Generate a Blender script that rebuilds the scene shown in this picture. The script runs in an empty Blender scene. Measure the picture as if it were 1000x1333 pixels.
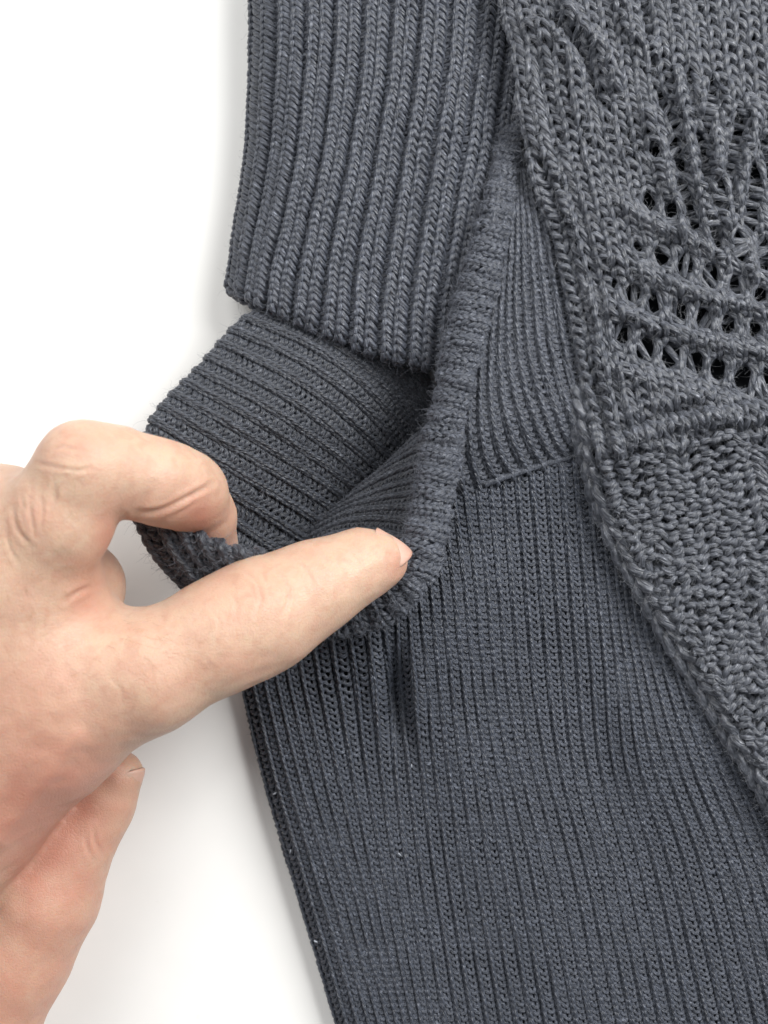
import bpy, math, random
import numpy as np
from mathutils import Vector

rng = np.random.default_rng(7)
random.seed(7)
scene = bpy.context.scene
COL = scene.collection

# ------------------------------------------------------------------ camera, world, lights, exposure
CAM_H = 0.240            # camera height above the tabletop (m)
FPX = 1400.0             # focal length in units of a 1000 x 1333 frame
cam_d = bpy.data.cameras.new("camera")
cam = bpy.data.objects.new("camera", cam_d)
COL.objects.link(cam)
cam.location = (0, 0, CAM_H)
cam.rotation_euler = (0, 0, 0)
cam_d.sensor_fit = 'VERTICAL'
cam_d.sensor_height = 36.0
cam_d.sensor_width = 27.0
cam_d.lens = 36.0 * FPX / 1333.0
cam_d.clip_start = 0.005
cam_d.clip_end = 50
cam_d.dof.use_dof = True
cam_d.dof.focus_distance = 0.218
cam_d.dof.aperture_fstop = 16
scene.camera = cam

world = bpy.data.worlds.new("World")
scene.world = world
world.use_nodes = True
bg = world.node_tree.nodes["Background"]
bg.inputs["Color"].default_value = (0.93, 0.96, 1.0, 1)
bg.inputs["Strength"].default_value = 0.22

def area(name, loc, target, size, power, color):
    d = bpy.data.lights.new(name, 'AREA')
    d.shape = 'RECTANGLE'
    d.size, d.size_y = size
    d.energy = power
    d.color = color
    o = bpy.data.objects.new(name, d)
    COL.objects.link(o)
    o.location = loc
    o.rotation_euler = (Vector(target) - Vector(loc)).to_track_quat('-Z', 'Y').to_euler()
    return o
area("window_light", (0.57, 0.38, 0.57), (0, 0, 0), (0.55, 0.52), 13.5, (1.0, 0.99, 0.97))
area("far_window_light", (-0.36, 0.46, 0.68), (0, 0, 0), (0.80, 0.70), 6.8, (1.0, 0.99, 0.97))

scene.view_settings.view_transform = 'Standard'
scene.view_settings.look = 'None'
scene.view_settings.exposure = 0.0
scene.view_settings.gamma = 1.0
try:
    scene.cycles.max_bounces = 8
except Exception:
    pass

# ------------------------------------------------------------------ helpers
def W(px, py, z):
    """point of the place seen at (px, py) of the photograph when it lies z metres above the table"""
    px = np.asarray(px, float); py = np.asarray(py, float); z = np.asarray(z, float)
    k = (CAM_H - z) / FPX
    return np.stack([(px - 500.0) * k, (666.5 - py) * k, z + 0 * px], -1)

def hermite(xs, ys, x):
    """smooth interpolation; xs (K,), ys (K,...), x (N,)"""
    xs = np.asarray(xs, float); ys = np.asarray(ys, float); x = np.clip(np.asarray(x, float), xs[0], xs[-1])
    K = len(xs)
    sh = (-1,) + (1,) * (ys.ndim - 1)
    d = np.diff(ys, axis=0) / np.diff(xs).reshape(sh)
    m = np.zeros_like(ys)
    m[0] = d[0]; m[-1] = d[-1]
    if K > 2:
        h = np.diff(xs).reshape(sh)
        m[1:-1] = (h[1:] * d[:-1] + h[:-1] * d[1:]) / (h[1:] + h[:-1])
    i = np.clip(np.searchsorted(xs, x, side='right') - 1, 0, K - 2)
    h = (xs[i + 1] - xs[i])
    t = (x - xs[i]) / h
    hh = h.reshape(sh); t = t.reshape(sh)
    return ((2*t**3 - 3*t**2 + 1) * ys[i] + (t**3 - 2*t**2 + t) * hh * m[i]
            + (-2*t**3 + 3*t**2) * ys[i + 1] + (t**3 - t**2) * hh * m[i + 1])

def resample(pts, n):
    p = np.asarray(pts, float)
    s = np.r_[0, np.cumsum(np.linalg.norm(np.diff(p[:, :2], axis=0), axis=1))]
    return hermite(s / s[-1], p, np.linspace(0, 1, n))

def polydist(px, py, poly):
    p = np.asarray(poly, float)
    best = np.full(np.shape(px), 1e9)
    for a, b in zip(p[:-1], p[1:]):
        ab = b - a
        t = np.clip(((px - a[0]) * ab[0] + (py - a[1]) * ab[1]) / (ab @ ab), 0, 1)
        best = np.minimum(best, np.hypot(px - a[0] - t * ab[0], py - a[1] - t * ab[1]))
    return best

def gz(px, py, items):
    """sum of soft bumps: (x, y, sx, sy, angle_deg, height)"""
    z = np.zeros(np.shape(px))
    for x, y, sx, sy, ang, h in items:
        c, s = math.cos(math.radians(ang)), math.sin(math.radians(ang))
        dx, dy = px - x, py - y
        z += h * np.exp(-((dx * c + dy * s) / sx)**2 - ((-dx * s + dy * c) / sy)**2)
    return z

def roundin(d, w):
    return np.sqrt(np.clip(1 - (1 - np.clip(d / w, 0, 1))**2, 0, 1))

_tab = rng.random((64, 64))
def snoise(x, y):
    xi = np.floor(x).astype(int); yi = np.floor(y).astype(int)
    fx = x - xi; fy = y - yi
    fx = fx*fx*(3-2*fx); fy = fy*fy*(3-2*fy)
    g = lambda a, b: _tab[a % 64, b % 64]
    return ((g(xi, yi)*(1-fx) + g(xi+1, yi)*fx)*(1-fy) + (g(xi, yi+1)*(1-fx) + g(xi+1, yi+1)*fx)*fy) * 2 - 1

def mesh_np(name, V, F, mat, parent=None, smooth=True, uv=None):
    me = bpy.data.meshes.new(name)
    V = np.ascontiguousarray(V, np.float32); F = np.ascontiguousarray(F, np.int32)
    me.vertices.add(len(V)); me.vertices.foreach_set("co", V.ravel())
    k = F.shape[1]
    me.loops.add(F.size); me.loops.foreach_set("vertex_index", F.ravel())
    me.polygons.add(len(F))
    me.polygons.foreach_set("loop_start", np.arange(0, F.size, k, dtype=np.int32))
    me.polygons.foreach_set("loop_total", np.full(len(F), k, np.int32))
    me.update(calc_edges=True)
    if uv is not None:
        l = me.uv_layers.new(name="UVMap")
        l.data.foreach_set("uv", np.ascontiguousarray(uv, np.float32).ravel())
    if smooth:
        me.polygons.foreach_set("use_smooth", np.ones(len(F), bool))
    me.materials.append(mat)
    o = bpy.data.objects.new(name, me)
    COL.objects.link(o)
    if parent: o.parent = parent
    return o

class Surf:
    """cloth surface lofted over wale guide lines, sampled on a dense grid in (u, v)"""
    def __init__(self, guides, us, zf, U=None, n=220, arcs=None):
        us = np.asarray(us, float)
        self.u0, self.u1 = us[0], us[-1]
        G = np.stack([resample(g, n) for g in guides])          # K,n,2
        self.U = np.linspace(us[0], us[-1], n)
        P = hermite(us, G, self.U)                               # n(u), n(v), 2
        self.px, self.py = P[..., 0], P[..., 1]
        z = zf(self.px, self.py, self.U[:, None] + 0*self.px, np.linspace(0, 1, n)[None] + 0*self.px) * 1e-3
        self.finish(W(self.px, self.py, z), n)
    def finish(self, P, n=None, roll0=0.0, roll1=0.0):
        """roll0 / roll1: radius (m) of the edge rolled under at the first / last row"""
        def rolled(P, R):
            # appends a half turn of cloth of radius R after the last row of P
            T = P[:, -1] - P[:, -6]; step = np.linalg.norm(P[:, -1] - P[:, -2], axis=-1).mean()
            T /= np.linalg.norm(T, axis=-1, keepdims=True)
            Dn = np.cross(T, np.gradient(P[:, -1], axis=0)); Dn /= np.linalg.norm(Dn, axis=-1, keepdims=True)
            if Dn[:, 2].mean() > 0: Dn = -Dn
            m = max(4, int(math.pi * R * 0.62 / step))
            ph = (np.arange(1, m + 1) / m * math.pi * 0.62)[None, :, None]
            return np.concatenate([P, P[:, -1:] + R * (np.sin(ph) * T[:, None] + (1 - np.cos(ph)) * Dn[:, None])], 1)
        if roll1: P = rolled(P, roll1)
        if roll0: P = rolled(P[:, ::-1], roll0)[:, ::-1]
        self.P = P
        du = np.gradient(P, axis=0); dv = np.gradient(P, axis=1)
        N = np.cross(du, dv)
        N /= np.linalg.norm(N, axis=-1, keepdims=True) + 1e-12
        if N[..., 2].mean() < 0: N = -N
        self.N = N
        k = FPX / (CAM_H - P[..., 2])
        self.px = P[..., 0] * k + 500; self.py = 666.5 - P[..., 1] * k
        return self
    def _bil(self, A, u, v):
        nu, nv = self.P.shape[:2]
        a = np.clip((u - self.u0) / (self.u1 - self.u0), 0, 1) * (nu - 1)
        b = np.clip(v, 0, 1) * (nv - 1)
        i = np.clip(a.astype(int), 0, nu - 2); j = np.clip(b.astype(int), 0, nv - 2)
        fa = (a - i)[..., None]; fb = (b - j)[..., None]
        if A.ndim == 2: fa = fa[..., 0]; fb = fb[..., 0]
        return (A[i, j]*(1-fa)*(1-fb) + A[i+1, j]*fa*(1-fb) + A[i, j+1]*(1-fa)*fb + A[i+1, j+1]*fa*fb)
    def at(self, u, v): return self._bil(self.P, u, v), self._bil(self.N, u, v)
    def pix(self, u, v): return self._bil(self.px, u, v), self._bil(self.py, u, v)
    def backing(self, name, mat, parent, off, mask=None, step=4):
        P = (self.P - self.N * off)[::step, ::step]
        a, b = P.shape[:2]
        idx = np.arange(a*b).reshape(a, b)
        F = np.stack([idx[:-1, :-1], idx[1:, :-1], idx[1:, 1:], idx[:-1, 1:]], -1)
        if mask is not None:
            k = mask(self.px[::step, ::step], self.py[::step, ::step])
            k = k[:-1, :-1] & k[1:, 1:] & k[1:, :-1] & k[:-1, 1:]
            F = F[k]
        return mesh_np(name, P.reshape(-1, 3), F.reshape(-1, 4), mat, parent)

FUZZ = []
def knit(name, S, rows, chart, prof, r, mat, parent, a=0.19, h=0.86, d=None, skew=0.0, ns=12, sides=6,
         jit=0.05, wob=0.12, mask=None, typ=None, warp=None, rvar=0.08, u_range=None, zx=None, purl=1.0):
    """yarn rows looped through one another over the surface S; one tube per course"""
    d = r * 1.05 if d is None else d
    u0, u1 = u_range or (S.u0, S.u1)
    cols = []
    for p in range(int(math.floor(u0)), int(math.ceil(u1))):
        c0 = 0.0
        for ty, w in chart:
            if p + c0 >= u0 - 1e-6 and p + c0 + w <= u1 + 1e-6: cols.append((p + c0, w, ty))
            c0 += w
    cl = np.array([c[0] for c in cols]); cw = np.array([c[1] for c in cols]); ct = np.array([c[2] for c in cols], float)
    nc = len(cols)
    J = np.arange(rows)[:, None, None]; I = np.arange(nc)[None, :, None]
    t = (np.arange(ns) / ns)[None, None, :]
    th = 2 * np.pi * t
    sh = (rows, nc, ns)
    jx = rng.normal(0, jit, (rows, nc, 1)); jy = rng.normal(0, jit, (rows, nc, 1)); jh = 1 + rng.normal(0, jit, (rows, nc, 1))
    yl = -np.cos(th) * h * jh
    x = cl[I] + cw[I] * (t + a * np.sin(2*th) + skew * yl + jx * np.sin(th / 2)**2)
    v = (J + 0.5 + yl + jy * np.sin(th / 2)**2) / rows
    v = v + wob / rows * snoise(x * 0.9 + 3.1, J * 0.23 + 0 * x) * 2
    x = x + wob * 0.25 * snoise(x * 0.5 + 9.7, J * 0.16 + 5 + 0 * x)
    T = np.broadcast_to(ct[I], (rows, nc, 1)).copy()
    if typ is not None:
        qx, qy = S.pix(cl[I] + cw[I] * 0.5 + 0 * J, (J + 0.5) / rows + 0 * I * 1.0)
        T = typ(qx, qy, T)
    Tp = np.concatenate([T[:, :1], T[:, :-1]], 1); Tn = np.concatenate([T[:, 1:], T[:, -1:]], 1)
    bl = 0.16
    wl = np.clip(0.5 - t / (2*bl), 0, 0.5); wr = np.clip(0.5 - (1 - t) / (2*bl), 0, 0.5)
    Ts = T * (1 - wl - wr) + Tp * wl + Tn * wr
    ph = x - np.floor(x)
    pz = np.interp(ph, [q[0] for q in prof], [q[1] for q in prof]) * 1e-3
    z = -np.cos(2*th) * d * np.where(Ts < 0, Ts * purl, Ts) + pz
    x = x.reshape(rows, -1); v = v.reshape(rows, -1); z = z.reshape(rows, -1)
    C, N = S.at(x, v)
    qx, qy = S.pix(x, v)
    if zx is not None: z = z + zx(qx, qy) * 1e-3
    C = C + N * z[..., None]
    if warp is not None: C = warp(C)
    keep = (x > u0 + 0.002) & (x < u1 - 0.002) & (v > 0.002) & (v < 0.998)
    if mask is not None: keep &= mask(qx, qy)
    n = C.shape[1]
    Tg = np.gradient(C, axis=1); Tg /= np.linalg.norm(Tg, axis=-1, keepdims=True) + 1e-12
    B = np.cross(Tg, N); B /= np.linalg.norm(B, axis=-1, keepdims=True) + 1e-9
    M = np.cross(B, Tg)
    L = np.cumsum(np.r_['1', np.zeros((rows, 1)), np.linalg.norm(np.diff(C, axis=1), axis=-1)], axis=1)
    rad = r * (1 + rvar * snoise(L / (r * 9), J[:, :, 0] * 7.3 + 0 * L))
    fi = np.arange(sides) / sides * 2 * np.pi
    ring = (C[:, :, None, :] + rad[..., None, None] * (np.cos(fi)[None, None, :, None] * M[:, :, None, :]
            + np.sin(fi)[None, None, :, None] * B[:, :, None, :]))
    V = ring.reshape(-1, 3)
    base = (np.arange(rows)[:, None] * n + np.arange(n)[None]) * sides
    ok = keep[:, :-1] & keep[:, 1:]
    b0 = base[:, :-1][ok]; b1 = base[:, 1:][ok]
    l0 = (L[:, :-1] / (2*np.pi*r))[ok]; l1 = (L[:, 1:] / (2*np.pi*r))[ok]
    F = []; UV = []
    for k in range(sides):
        k2 = (k + 1) % sides
        F.append(np.stack([b0 + k, b0 + k2, b1 + k2, b1 + k], -1))
        UV.append(np.stack([np.stack([l0, 0*l0 + k/sides], -1), np.stack([l0, 0*l0 + (k+1)/sides], -1),
                            np.stack([l1, 0*l0 + (k+1)/sides], -1), np.stack([l1, 0*l0 + k/sides], -1)], 1))
    F = np.concatenate(F); UV = np.concatenate(UV)
    used = np.unique(F); re = np.zeros(len(V), np.int64); re[used] = np.arange(len(used))
    o = mesh_np(name, V[used], re[F], mat, parent, uv=UV.reshape(-1, 2))
    pick = np.argwhere(keep)
    FUZZ.append((o, C[keep], N[keep], Tg[keep], r))
    return o

def fuzz(src, count, length, mat, rad=2.2e-5, lift=0.5):
    o, C, N, Tg, r = src
    i = rng.integers(0, len(C), count)
    side = np.cross(Tg[i], N[i])
    ang = rng.uniform(-1.3, 1.3, (count, 1))
    out = N[i] * np.cos(ang) + side * np.sin(ang)
    p0 = C[i] + out * r * 0.8
    dirv = out * lift + rng.normal(0, 0.6, (count, 3)) + Tg[i] * rng.normal(0, 0.8, (count, 1))
    dirv /= np.linalg.norm(dirv, axis=1, keepdims=True)
    le = length * rng.lognormal(-0.2, 0.45, (count, 1))
    k = 5
    pts = [p0]
    for q in range(1, k):
        dirv = dirv + rng.normal(0, 0.42, (count, 3)) - out * 0.10
        dirv /= np.linalg.norm(dirv, axis=1, keepdims=True)
        pts.append(pts[-1] + dirv * le / (k - 1))
    P = np.stack(pts, 1)
    hc = bpy.data.hair_curves.new("fuzz")
    hc.add_curves([k] * count)
    hc.attributes["position"].data.foreach_set("vector", P.astype(np.float32).ravel())
    ra = hc.attributes.get("radius") or hc.attributes.new("radius", 'FLOAT', 'POINT')
    ra.data.foreach_set("value", np.tile(np.linspace(rad, rad * 0.35, k), count).astype(np.float32))
    hc.materials.append(mat)
    f = bpy.data.objects.new("fuzz", hc)
    COL.objects.link(f)
    f.parent = o
    f['kind'] = 'stuff'
    return f

# ------------------------------------------------------------------ materials
def nodes(name):
    m = bpy.data.materials.new(name); m.use_nodes = True
    nt = m.node_tree
    return m, nt, nt.nodes["Principled BSDF"]

def yarn_material(name, c_dark, c_light, fleck_glint, twist=1.0, bump=1.0):
    m, nt, p = nodes(name)
    N, L = nt.nodes, nt.links
    uv = N.new("ShaderNodeUVMap")
    sep = N.new("ShaderNodeSeparateXYZ"); L.new(uv.outputs[0], sep.inputs[0])
    # two plies twisted round one another, and fibres lying along them
    mul = N.new("ShaderNodeMath"); mul.operation = 'MULTIPLY_ADD'
    L.new(sep.outputs[0], mul.inputs[0]); mul.inputs[1].default_value = 0.9 * twist
    sc = N.new("ShaderNodeMath"); sc.operation = 'MULTIPLY'; L.new(sep.outputs[1], sc.inputs[0]); sc.inputs[1].default_value = 2.0
    L.new(sc.outputs[0], mul.inputs[2])
    tau = N.new("ShaderNodeMath"); tau.operation = 'MULTIPLY'; L.new(mul.outputs[0], tau.inputs[0]); tau.inputs[1].default_value = 2*math.pi
    sn = N.new("ShaderNodeMath"); sn.operation = 'SINE'; L.new(tau.outputs[0], sn.inputs[0])
    ab = N.new("ShaderNodeMath"); ab.operation = 'ABSOLUTE'; L.new(sn.outputs[0], ab.inputs[0])
    comb = N.new("ShaderNodeCombineXYZ")
    L.new(mul.outputs[0], comb.inputs[1])
    fx = N.new("ShaderNodeMath"); fx.operation = 'MULTIPLY'; L.new(sep.outputs[0], fx.inputs[0]); fx.inputs[1].default_value = 0.35
    L.new(fx.outputs[0], comb.inputs[0])
    fib = N.new("ShaderNodeTexNoise"); fib.inputs["Scale"].default_value = 9.0; fib.inputs["Detail"].default_value = 3.0
    L.new(comb.outputs[0], fib.inputs["Vector"])
    add = N.new("ShaderNodeMath"); add.operation = 'MULTIPLY_ADD'
    L.new(ab.outputs[0], add.inputs[0]); add.inputs[1].default_value = 0.7; L.new(fib.outputs["Fac"], add.inputs[2])
    bp = N.new("ShaderNodeBump"); bp.inputs["Strength"].default_value = bump; bp.inputs["Distance"].default_value = 0.0002
    L.new(add.outputs[0], bp.inputs["Height"]); L.new(bp.outputs[0], p.inputs["Normal"])
    # colour: heathered dye, fibres of slightly different tone; the palest flecks paint in glints
    tc = N.new("ShaderNodeNewGeometry")
    big = N.new("ShaderNodeTexNoise"); big.inputs["Scale"].default_value = 900.0; big.inputs["Detail"].default_value = 3.0
    L.new(tc.outputs["Position"], big.inputs["Vector"])
    mixf = N.new("ShaderNodeMath"); mixf.operation = 'MULTIPLY_ADD'
    L.new(fib.outputs["Fac"], mixf.inputs[0]); mixf.inputs[1].default_value = 0.9
    hb = N.new("ShaderNodeMath"); hb.operation = 'MULTIPLY_ADD'; L.new(big.outputs["Fac"], hb.inputs[0]); hb.inputs[1].default_value = 0.7; hb.inputs[2].default_value = -0.30
    L.new(hb.outputs[0], mixf.inputs[2])
    ramp = N.new("ShaderNodeValToRGB")
    e = ramp.color_ramp.elements
    e[0].position = 0.34; e[0].color = (*c_dark, 1)
    e[1].position = 0.68; e[1].color = (*c_light, 1)
    x = e.new(0.84); x.color = (*fleck_glint, 1)
    L.new(mixf.outputs[0], ramp.inputs[0])
    L.new(ramp.outputs[0], p.inputs["Base Color"])
    p.inputs["Roughness"].default_value = 0.42
    p.inputs["Specular IOR Level"].default_value = 0.55
    p.inputs["Sheen Weight"].default_value = 0.18
    p.inputs["Sheen Roughness"].default_value = 0.45
    p.inputs["Sheen Tint"].default_value = (0.8, 0.85, 1.0, 1)
    return m

M_yarn = yarn_material("slate_wool", (0.023, 0.027, 0.036), (0.091, 0.101, 0.128), (0.42, 0.45, 0.52))
M_fine = yarn_material("fine_slate_yarn", (0.020, 0.024, 0.033), (0.065, 0.075, 0.100), (0.30, 0.33, 0.40))
M_pocket_shade = yarn_material("shaded_pocket_yarn", (0.014, 0.016, 0.021), (0.053, 0.060, 0.076), (0.34, 0.36, 0.41))  # yarn colour darkened to paint in the shade inside the pocket
M_chunky = yarn_material("charcoal_brushed_wool", (0.028, 0.032, 0.040), (0.116, 0.125, 0.150), (0.48, 0.50, 0.55), twist=0.7)
M_back, _nt, _p = nodes("wool_backing")
_p.inputs["Base Color"].default_value = (0.022, 0.025, 0.031, 1); _p.inputs["Roughness"].default_value = 0.95
_p.inputs["Specular IOR Level"].default_value = 0.1
M_fuzz, _nt, _p = nodes("wool_fuzz")
_p.inputs["Base Color"].default_value = (0.15, 0.16, 0.19, 1); _p.inputs["Roughness"].default_value = 0.6
M_fuzz2, _nt, _p = nodes("brushed_wool_fuzz")
_p.inputs["Base Color"].default_value = (0.24, 0.25, 0.275, 1); _p.inputs["Roughness"].default_value = 0.55

def table_material():
    m, nt, p = nodes("white_tabletop")
    N, L = nt.nodes, nt.links
    g = N.new("ShaderNodeNewGeometry")
    n1 = N.new("ShaderNodeTexNoise"); n1.inputs["Scale"].default_value = 28; n1.inputs["Detail"].default_value = 5
    L.new(g.outputs["Position"], n1.inputs["Vector"])
    r = N.new("ShaderNodeValToRGB")
    r.color_ramp.elements[0].position = 0.3; r.color_ramp.elements[0].color = (0.80, 0.80, 0.785, 1)
    r.color_ramp.elements[1].position = 0.7; r.color_ramp.elements[1].color = (0.85, 0.85, 0.838, 1)
    L.new(n1.outputs["Fac"], r.inputs[0])
    # a few faint scuffs
    n2 = N.new("ShaderNodeTexNoise"); n2.inputs["Scale"].default_value = 130; n2.inputs["Detail"].default_value = 2
    L.new(g.outputs["Position"], n2.inputs["Vector"])
    r2 = N.new("ShaderNodeValToRGB")
    r2.color_ramp.elements[0].position = 0.745; r2.color_ramp.elements[0].color = (1, 1, 1, 1)
    r2.color_ramp.elements[1].position = 0.80; r2.color_ramp.elements[1].color = (0.86, 0.855, 0.84, 1)
    L.new(n2.outputs["Fac"], r2.inputs[0])
    mx = N.new("ShaderNodeMix"); mx.data_type = 'RGBA'; mx.blend_type = 'MULTIPLY'; mx.inputs["Factor"].default_value = 1
    L.new(r.outputs[0], mx.inputs["A"]); L.new(r2.outputs[0], mx.inputs["B"])
    L.new(mx.outputs["Result"], p.inputs["Base Color"])
    p.inputs["Roughness"].default_value = 0.55
    p.inputs["Specular IOR Level"].default_value = 0.3
    return m

def skin_material():
    m, nt, p = nodes("skin")
    N, L = nt.nodes, nt.links
    g = N.new("ShaderNodeNewGeometry")
    def noise(s, det, dist=0.0):
        n = N.new("ShaderNodeTexNoise"); n.inputs["Scale"].default_value = s; n.inputs["Detail"].default_value = det
        n.inputs["Distortion"].default_value = dist
        L.new(g.outputs["Position"], n.inputs["Vector"]); return n
    def mix(fac, a, b, blend='MIX'):
        x = N.new("ShaderNodeMix"); x.data_type = 'RGBA'; x.blend_type = blend
        if isinstance(fac, float): x.inputs["Factor"].default_value = fac
        else: L.new(fac, x.inputs["Factor"])
        for k, q in (("A", a), ("B", b)):
            if isinstance(q, tuple): x.inputs[k].default_value = (*q, 1)
            else: L.new(q, x.inputs[k])
        return x.outputs["Result"]
    def ramp(src, p0, p1):
        r = N.new("ShaderNodeMapRange"); L.new(src, r.inputs[0])
        r.inputs[1].default_value = p0; r.inputs[2].default_value = p1; r.clamp = True
        return r.outputs[0]
    at = N.new("ShaderNodeAttribute"); at.attribute_name = "flush_shade"
    base = mix(ramp(noise(140, 3).outputs["Fac"], 0.35, 0.68), (0.550, 0.385, 0.280), (0.535, 0.342, 0.253))
    base = mix(ramp(noise(420, 4, 0.6).outputs["Fac"], 0.45, 0.75), base, (0.500, 0.305, 0.220))
    base = mix(at.outputs["Fac"], base, (0.46, 0.215, 0.155))
    sp = noise(1500, 2)
    f = N.new("ShaderNodeMath"); f.operation = 'MULTIPLY'; L.new(ramp(sp.outputs["Fac"], 0.62, 0.78), f.inputs[0]); f.inputs[1].default_value = 0.35
    base = mix(f.outputs[0], base, (0.48, 0.29, 0.20))
    L.new(base, p.inputs["Base Color"])
    p.inputs["Subsurface Weight"].default_value = 0.55
    p.inputs["Subsurface Radius"].default_value = (1.0, 0.35, 0.18)
    p.inputs["Subsurface Scale"].default_value = 0.0022
    p.inputs["Roughness"].default_value = 0.46
    p.inputs["Specular IOR Level"].default_value = 0.4
    # pores and the fine lattice of skin lines
    v = N.new("ShaderNodeTexVoronoi"); v.feature = 'DISTANCE_TO_EDGE'; v.inputs["Scale"].default_value = 1500
    wn = noise(600, 2)
    wm = mix(0.0015, (0.0, 0.0, 0.0), wn.outputs["Color"], 'MIX')
    va = N.new("ShaderNodeVectorMath"); va.operation = 'ADD'
    L.new(g.outputs["Position"], va.inputs[0]); L.new(wm, va.inputs[1]); L.new(va.outputs[0], v.inputs["Vector"])
    vr = ramp(v.outputs["Distance"], 0.0, 0.18)
    n3 = noise(350, 4)
    ad = N.new("ShaderNodeMath"); ad.operation = 'MULTIPLY_ADD'; L.new(n3.outputs["Fac"], ad.inputs[0]); ad.inputs[1].default_value = 2.5; L.new(vr, ad.inputs[2])
    b = N.new("ShaderNodeBump"); b.inputs["Strength"].default_value = 0.32; b.inputs["Distance"].default_value = 0.00012
    L.new(ad.outputs[0], b.inputs["Height"]); L.new(b.outputs[0], p.inputs["Normal"])
    return m

def nail_material():
    m, nt, p = nodes("fingernail")
    N, L = nt.nodes, nt.links
    g = N.new("ShaderNodeNewGeometry")
    n = N.new("ShaderNodeTexNoise"); n.inputs["Scale"].default_value = 260
    L.new(g.outputs["Position"], n.inputs["Vector"])
    r = N.new("ShaderNodeValToRGB")
    r.color_ramp.elements[0].position = 0.35; r.color_ramp.elements[0].color = (0.50, 0.30, 0.235, 1)
    r.color_ramp.elements[1].position = 0.7; r.color_ramp.elements[1].color = (0.56, 0.36, 0.285, 1)
    L.new(n.outputs["Fac"], r.inputs[0]); L.new(r.outputs[0], p.inputs["Base Color"])
    p.inputs["Roughness"].default_value = 0.42; p.inputs["Specular IOR Level"].default_value = 0.3
    p.inputs["Subsurface Weight"].default_value = 0.3
    p.inputs["Subsurface Radius"].default_value = (1.0, 0.4, 0.25)
    p.inputs["Subsurface Scale"].default_value = 0.0012
    return m
M_table, M_skin, M_nail = table_material(), skin_material(), nail_material()
M_lint, _nt, _p = nodes("pale_lint")
_p.inputs["Base Color"].default_value = (0.29, 0.31, 0.35, 1); _p.inputs["Roughness"].default_value = 0.9

# ------------------------------------------------------------------ the setting
s = 1.5
tb = mesh_np("tabletop", np.array([[-s, -s, 0], [s, -s, 0], [s, s, 0], [-s, s, 0]]), np.array([[0, 1, 2, 3]]), M_table, smooth=False)
tb['kind'] = 'structure'

# ------------------------------------------------------------------ the sweater
sweater = bpy.data.objects.new("sweater", None)
COL.objects.link(sweater)
sweater.location = (0, 0, 0)
sweater['label'] = "dark slate knitted sweater with ribbed sleeve and open side pocket, lying on the tabletop"
sweater['category'] = "sweater"

# side panel: the fine ribbed cloth at the bottom ---------------------------------------------------
E_edge = [(296, 740), (304, 830), (315, 890), (330, 960), (348, 1030), (366, 1092), (402, 1210), (440, 1335), (462, 1400)]
def ycurve(pts, y0=560, y1=1400, n=40):
    p = np.asarray(pts, float); y = np.linspace(y0, y1, n)
    ys, xs = p[:, 1], p[:, 0]
    x = hermite(ys, xs, y)
    lo = y < ys[0]; hi = y > ys[-1]
    x[lo] = xs[0] + (xs[1]-xs[0])/(ys[1]-ys[0])*(y[lo]-ys[0])
    x[hi] = xs[-1] + (xs[-1]-xs[-2])/(ys[-1]-ys[-2])*(y[hi]-ys[-1])
    return np.stack([x, y], 1)
E_guides = [ycurve(g) for g in (
    E_edge,
    [(372, 740), (386, 850), (404, 940), (425, 1030), (452, 1130), (505, 1335)],
    [(484, 700), (492, 830), (498, 900), (506, 1000), (524, 1140), (556, 1333)],
    [(560, 640), (575, 760), (584, 850), (596, 960), (616, 1100), (652, 1320)],
    [(640, 624), (650, 730), (657, 813), (664, 890), (683, 1000), (712, 1120), (752, 1320)],
    [(770, 605), (778, 700), (786, 790), (795, 870), (808, 1000), (838, 1110), (885, 1320)],
    [(836, 700), (852, 830), (872, 910), (900, 1000), (940, 1100), (980, 1240), (1005, 1345)],
    [(890, 700), (912, 830), (935, 920), (964, 1000), (1000, 1085), (1040, 1220), (1065, 1345)],
    [(980, 700), (1002, 830), (1025, 920), (1054, 1000), (1090, 1085), (1130, 1220), (1155, 1345)])]
E_us = [0, 5, 9.7, 15.2, 20.4, 27.6, 33.0, 36.8, 42.0]
def E_z(px, py, u, v):
    d = polydist(px, py, E_edge)
    z = 1.6 + 6.0 * roundin(d, 46)
    z = z + gz(px, py, [(545, 770, 120, 120, 0, 6.5), (700, 612, 130, 40, -8, 2.2), (600, 640, 46, 46, 0, 3.0), (470, 830, 70, 60, 0, 2.0), (516, 900, 15, 50, -4, -5.2), (490, 905, 14, 60, -4, 1.5), (544, 905, 14, 60, -4, 1.5), (700, 700, 120, 160, 0, 2.5),
                        (580, 930, 45, 130, -8, 1.6), (430, 940, 50, 140, 12, 1.2), (860, 950, 90, 120, 30, 2.6),
                        (790, 1000, 40, 180, -20, -1.2), (700, 1180, 70, 260, -14, 1.0), (520, 1200, 50, 220, -14, 0.8)])
    return z
SE = Surf(E_guides, E_us, E_z)
E_mask = lambda px, py: (py < 1385) & (px < 1130) & (py > 585) & ((py > 800) | (px > np.interp(py, [585, 640, 700, 760, 800], [606, 574, 562, 538, 470])))
chartE = [(1, 0.34), (-1, 0.66)]
profE = [(0, -1.25), (0.05, -0.85), (0.11, 0.25), (0.22, 0.48), (0.33, 0.12), (0.60, 0.16), (0.87, 0.05), (0.94, -0.6), (1.0, -1.25)]
oE = knit("side_panel", SE, 98, chartE, profE, 0.00043, M_fine, sweater, a=0.17, h=0.82, d=0.00030, ns=11, sides=5, jit=0.05, wob=0.16, mask=E_mask)
oE['label'] = "fine ribbed panel of thinner slate yarn below the pocket"
SE.backing("backing", M_back, oE, 0.0012, E_mask)

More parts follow.
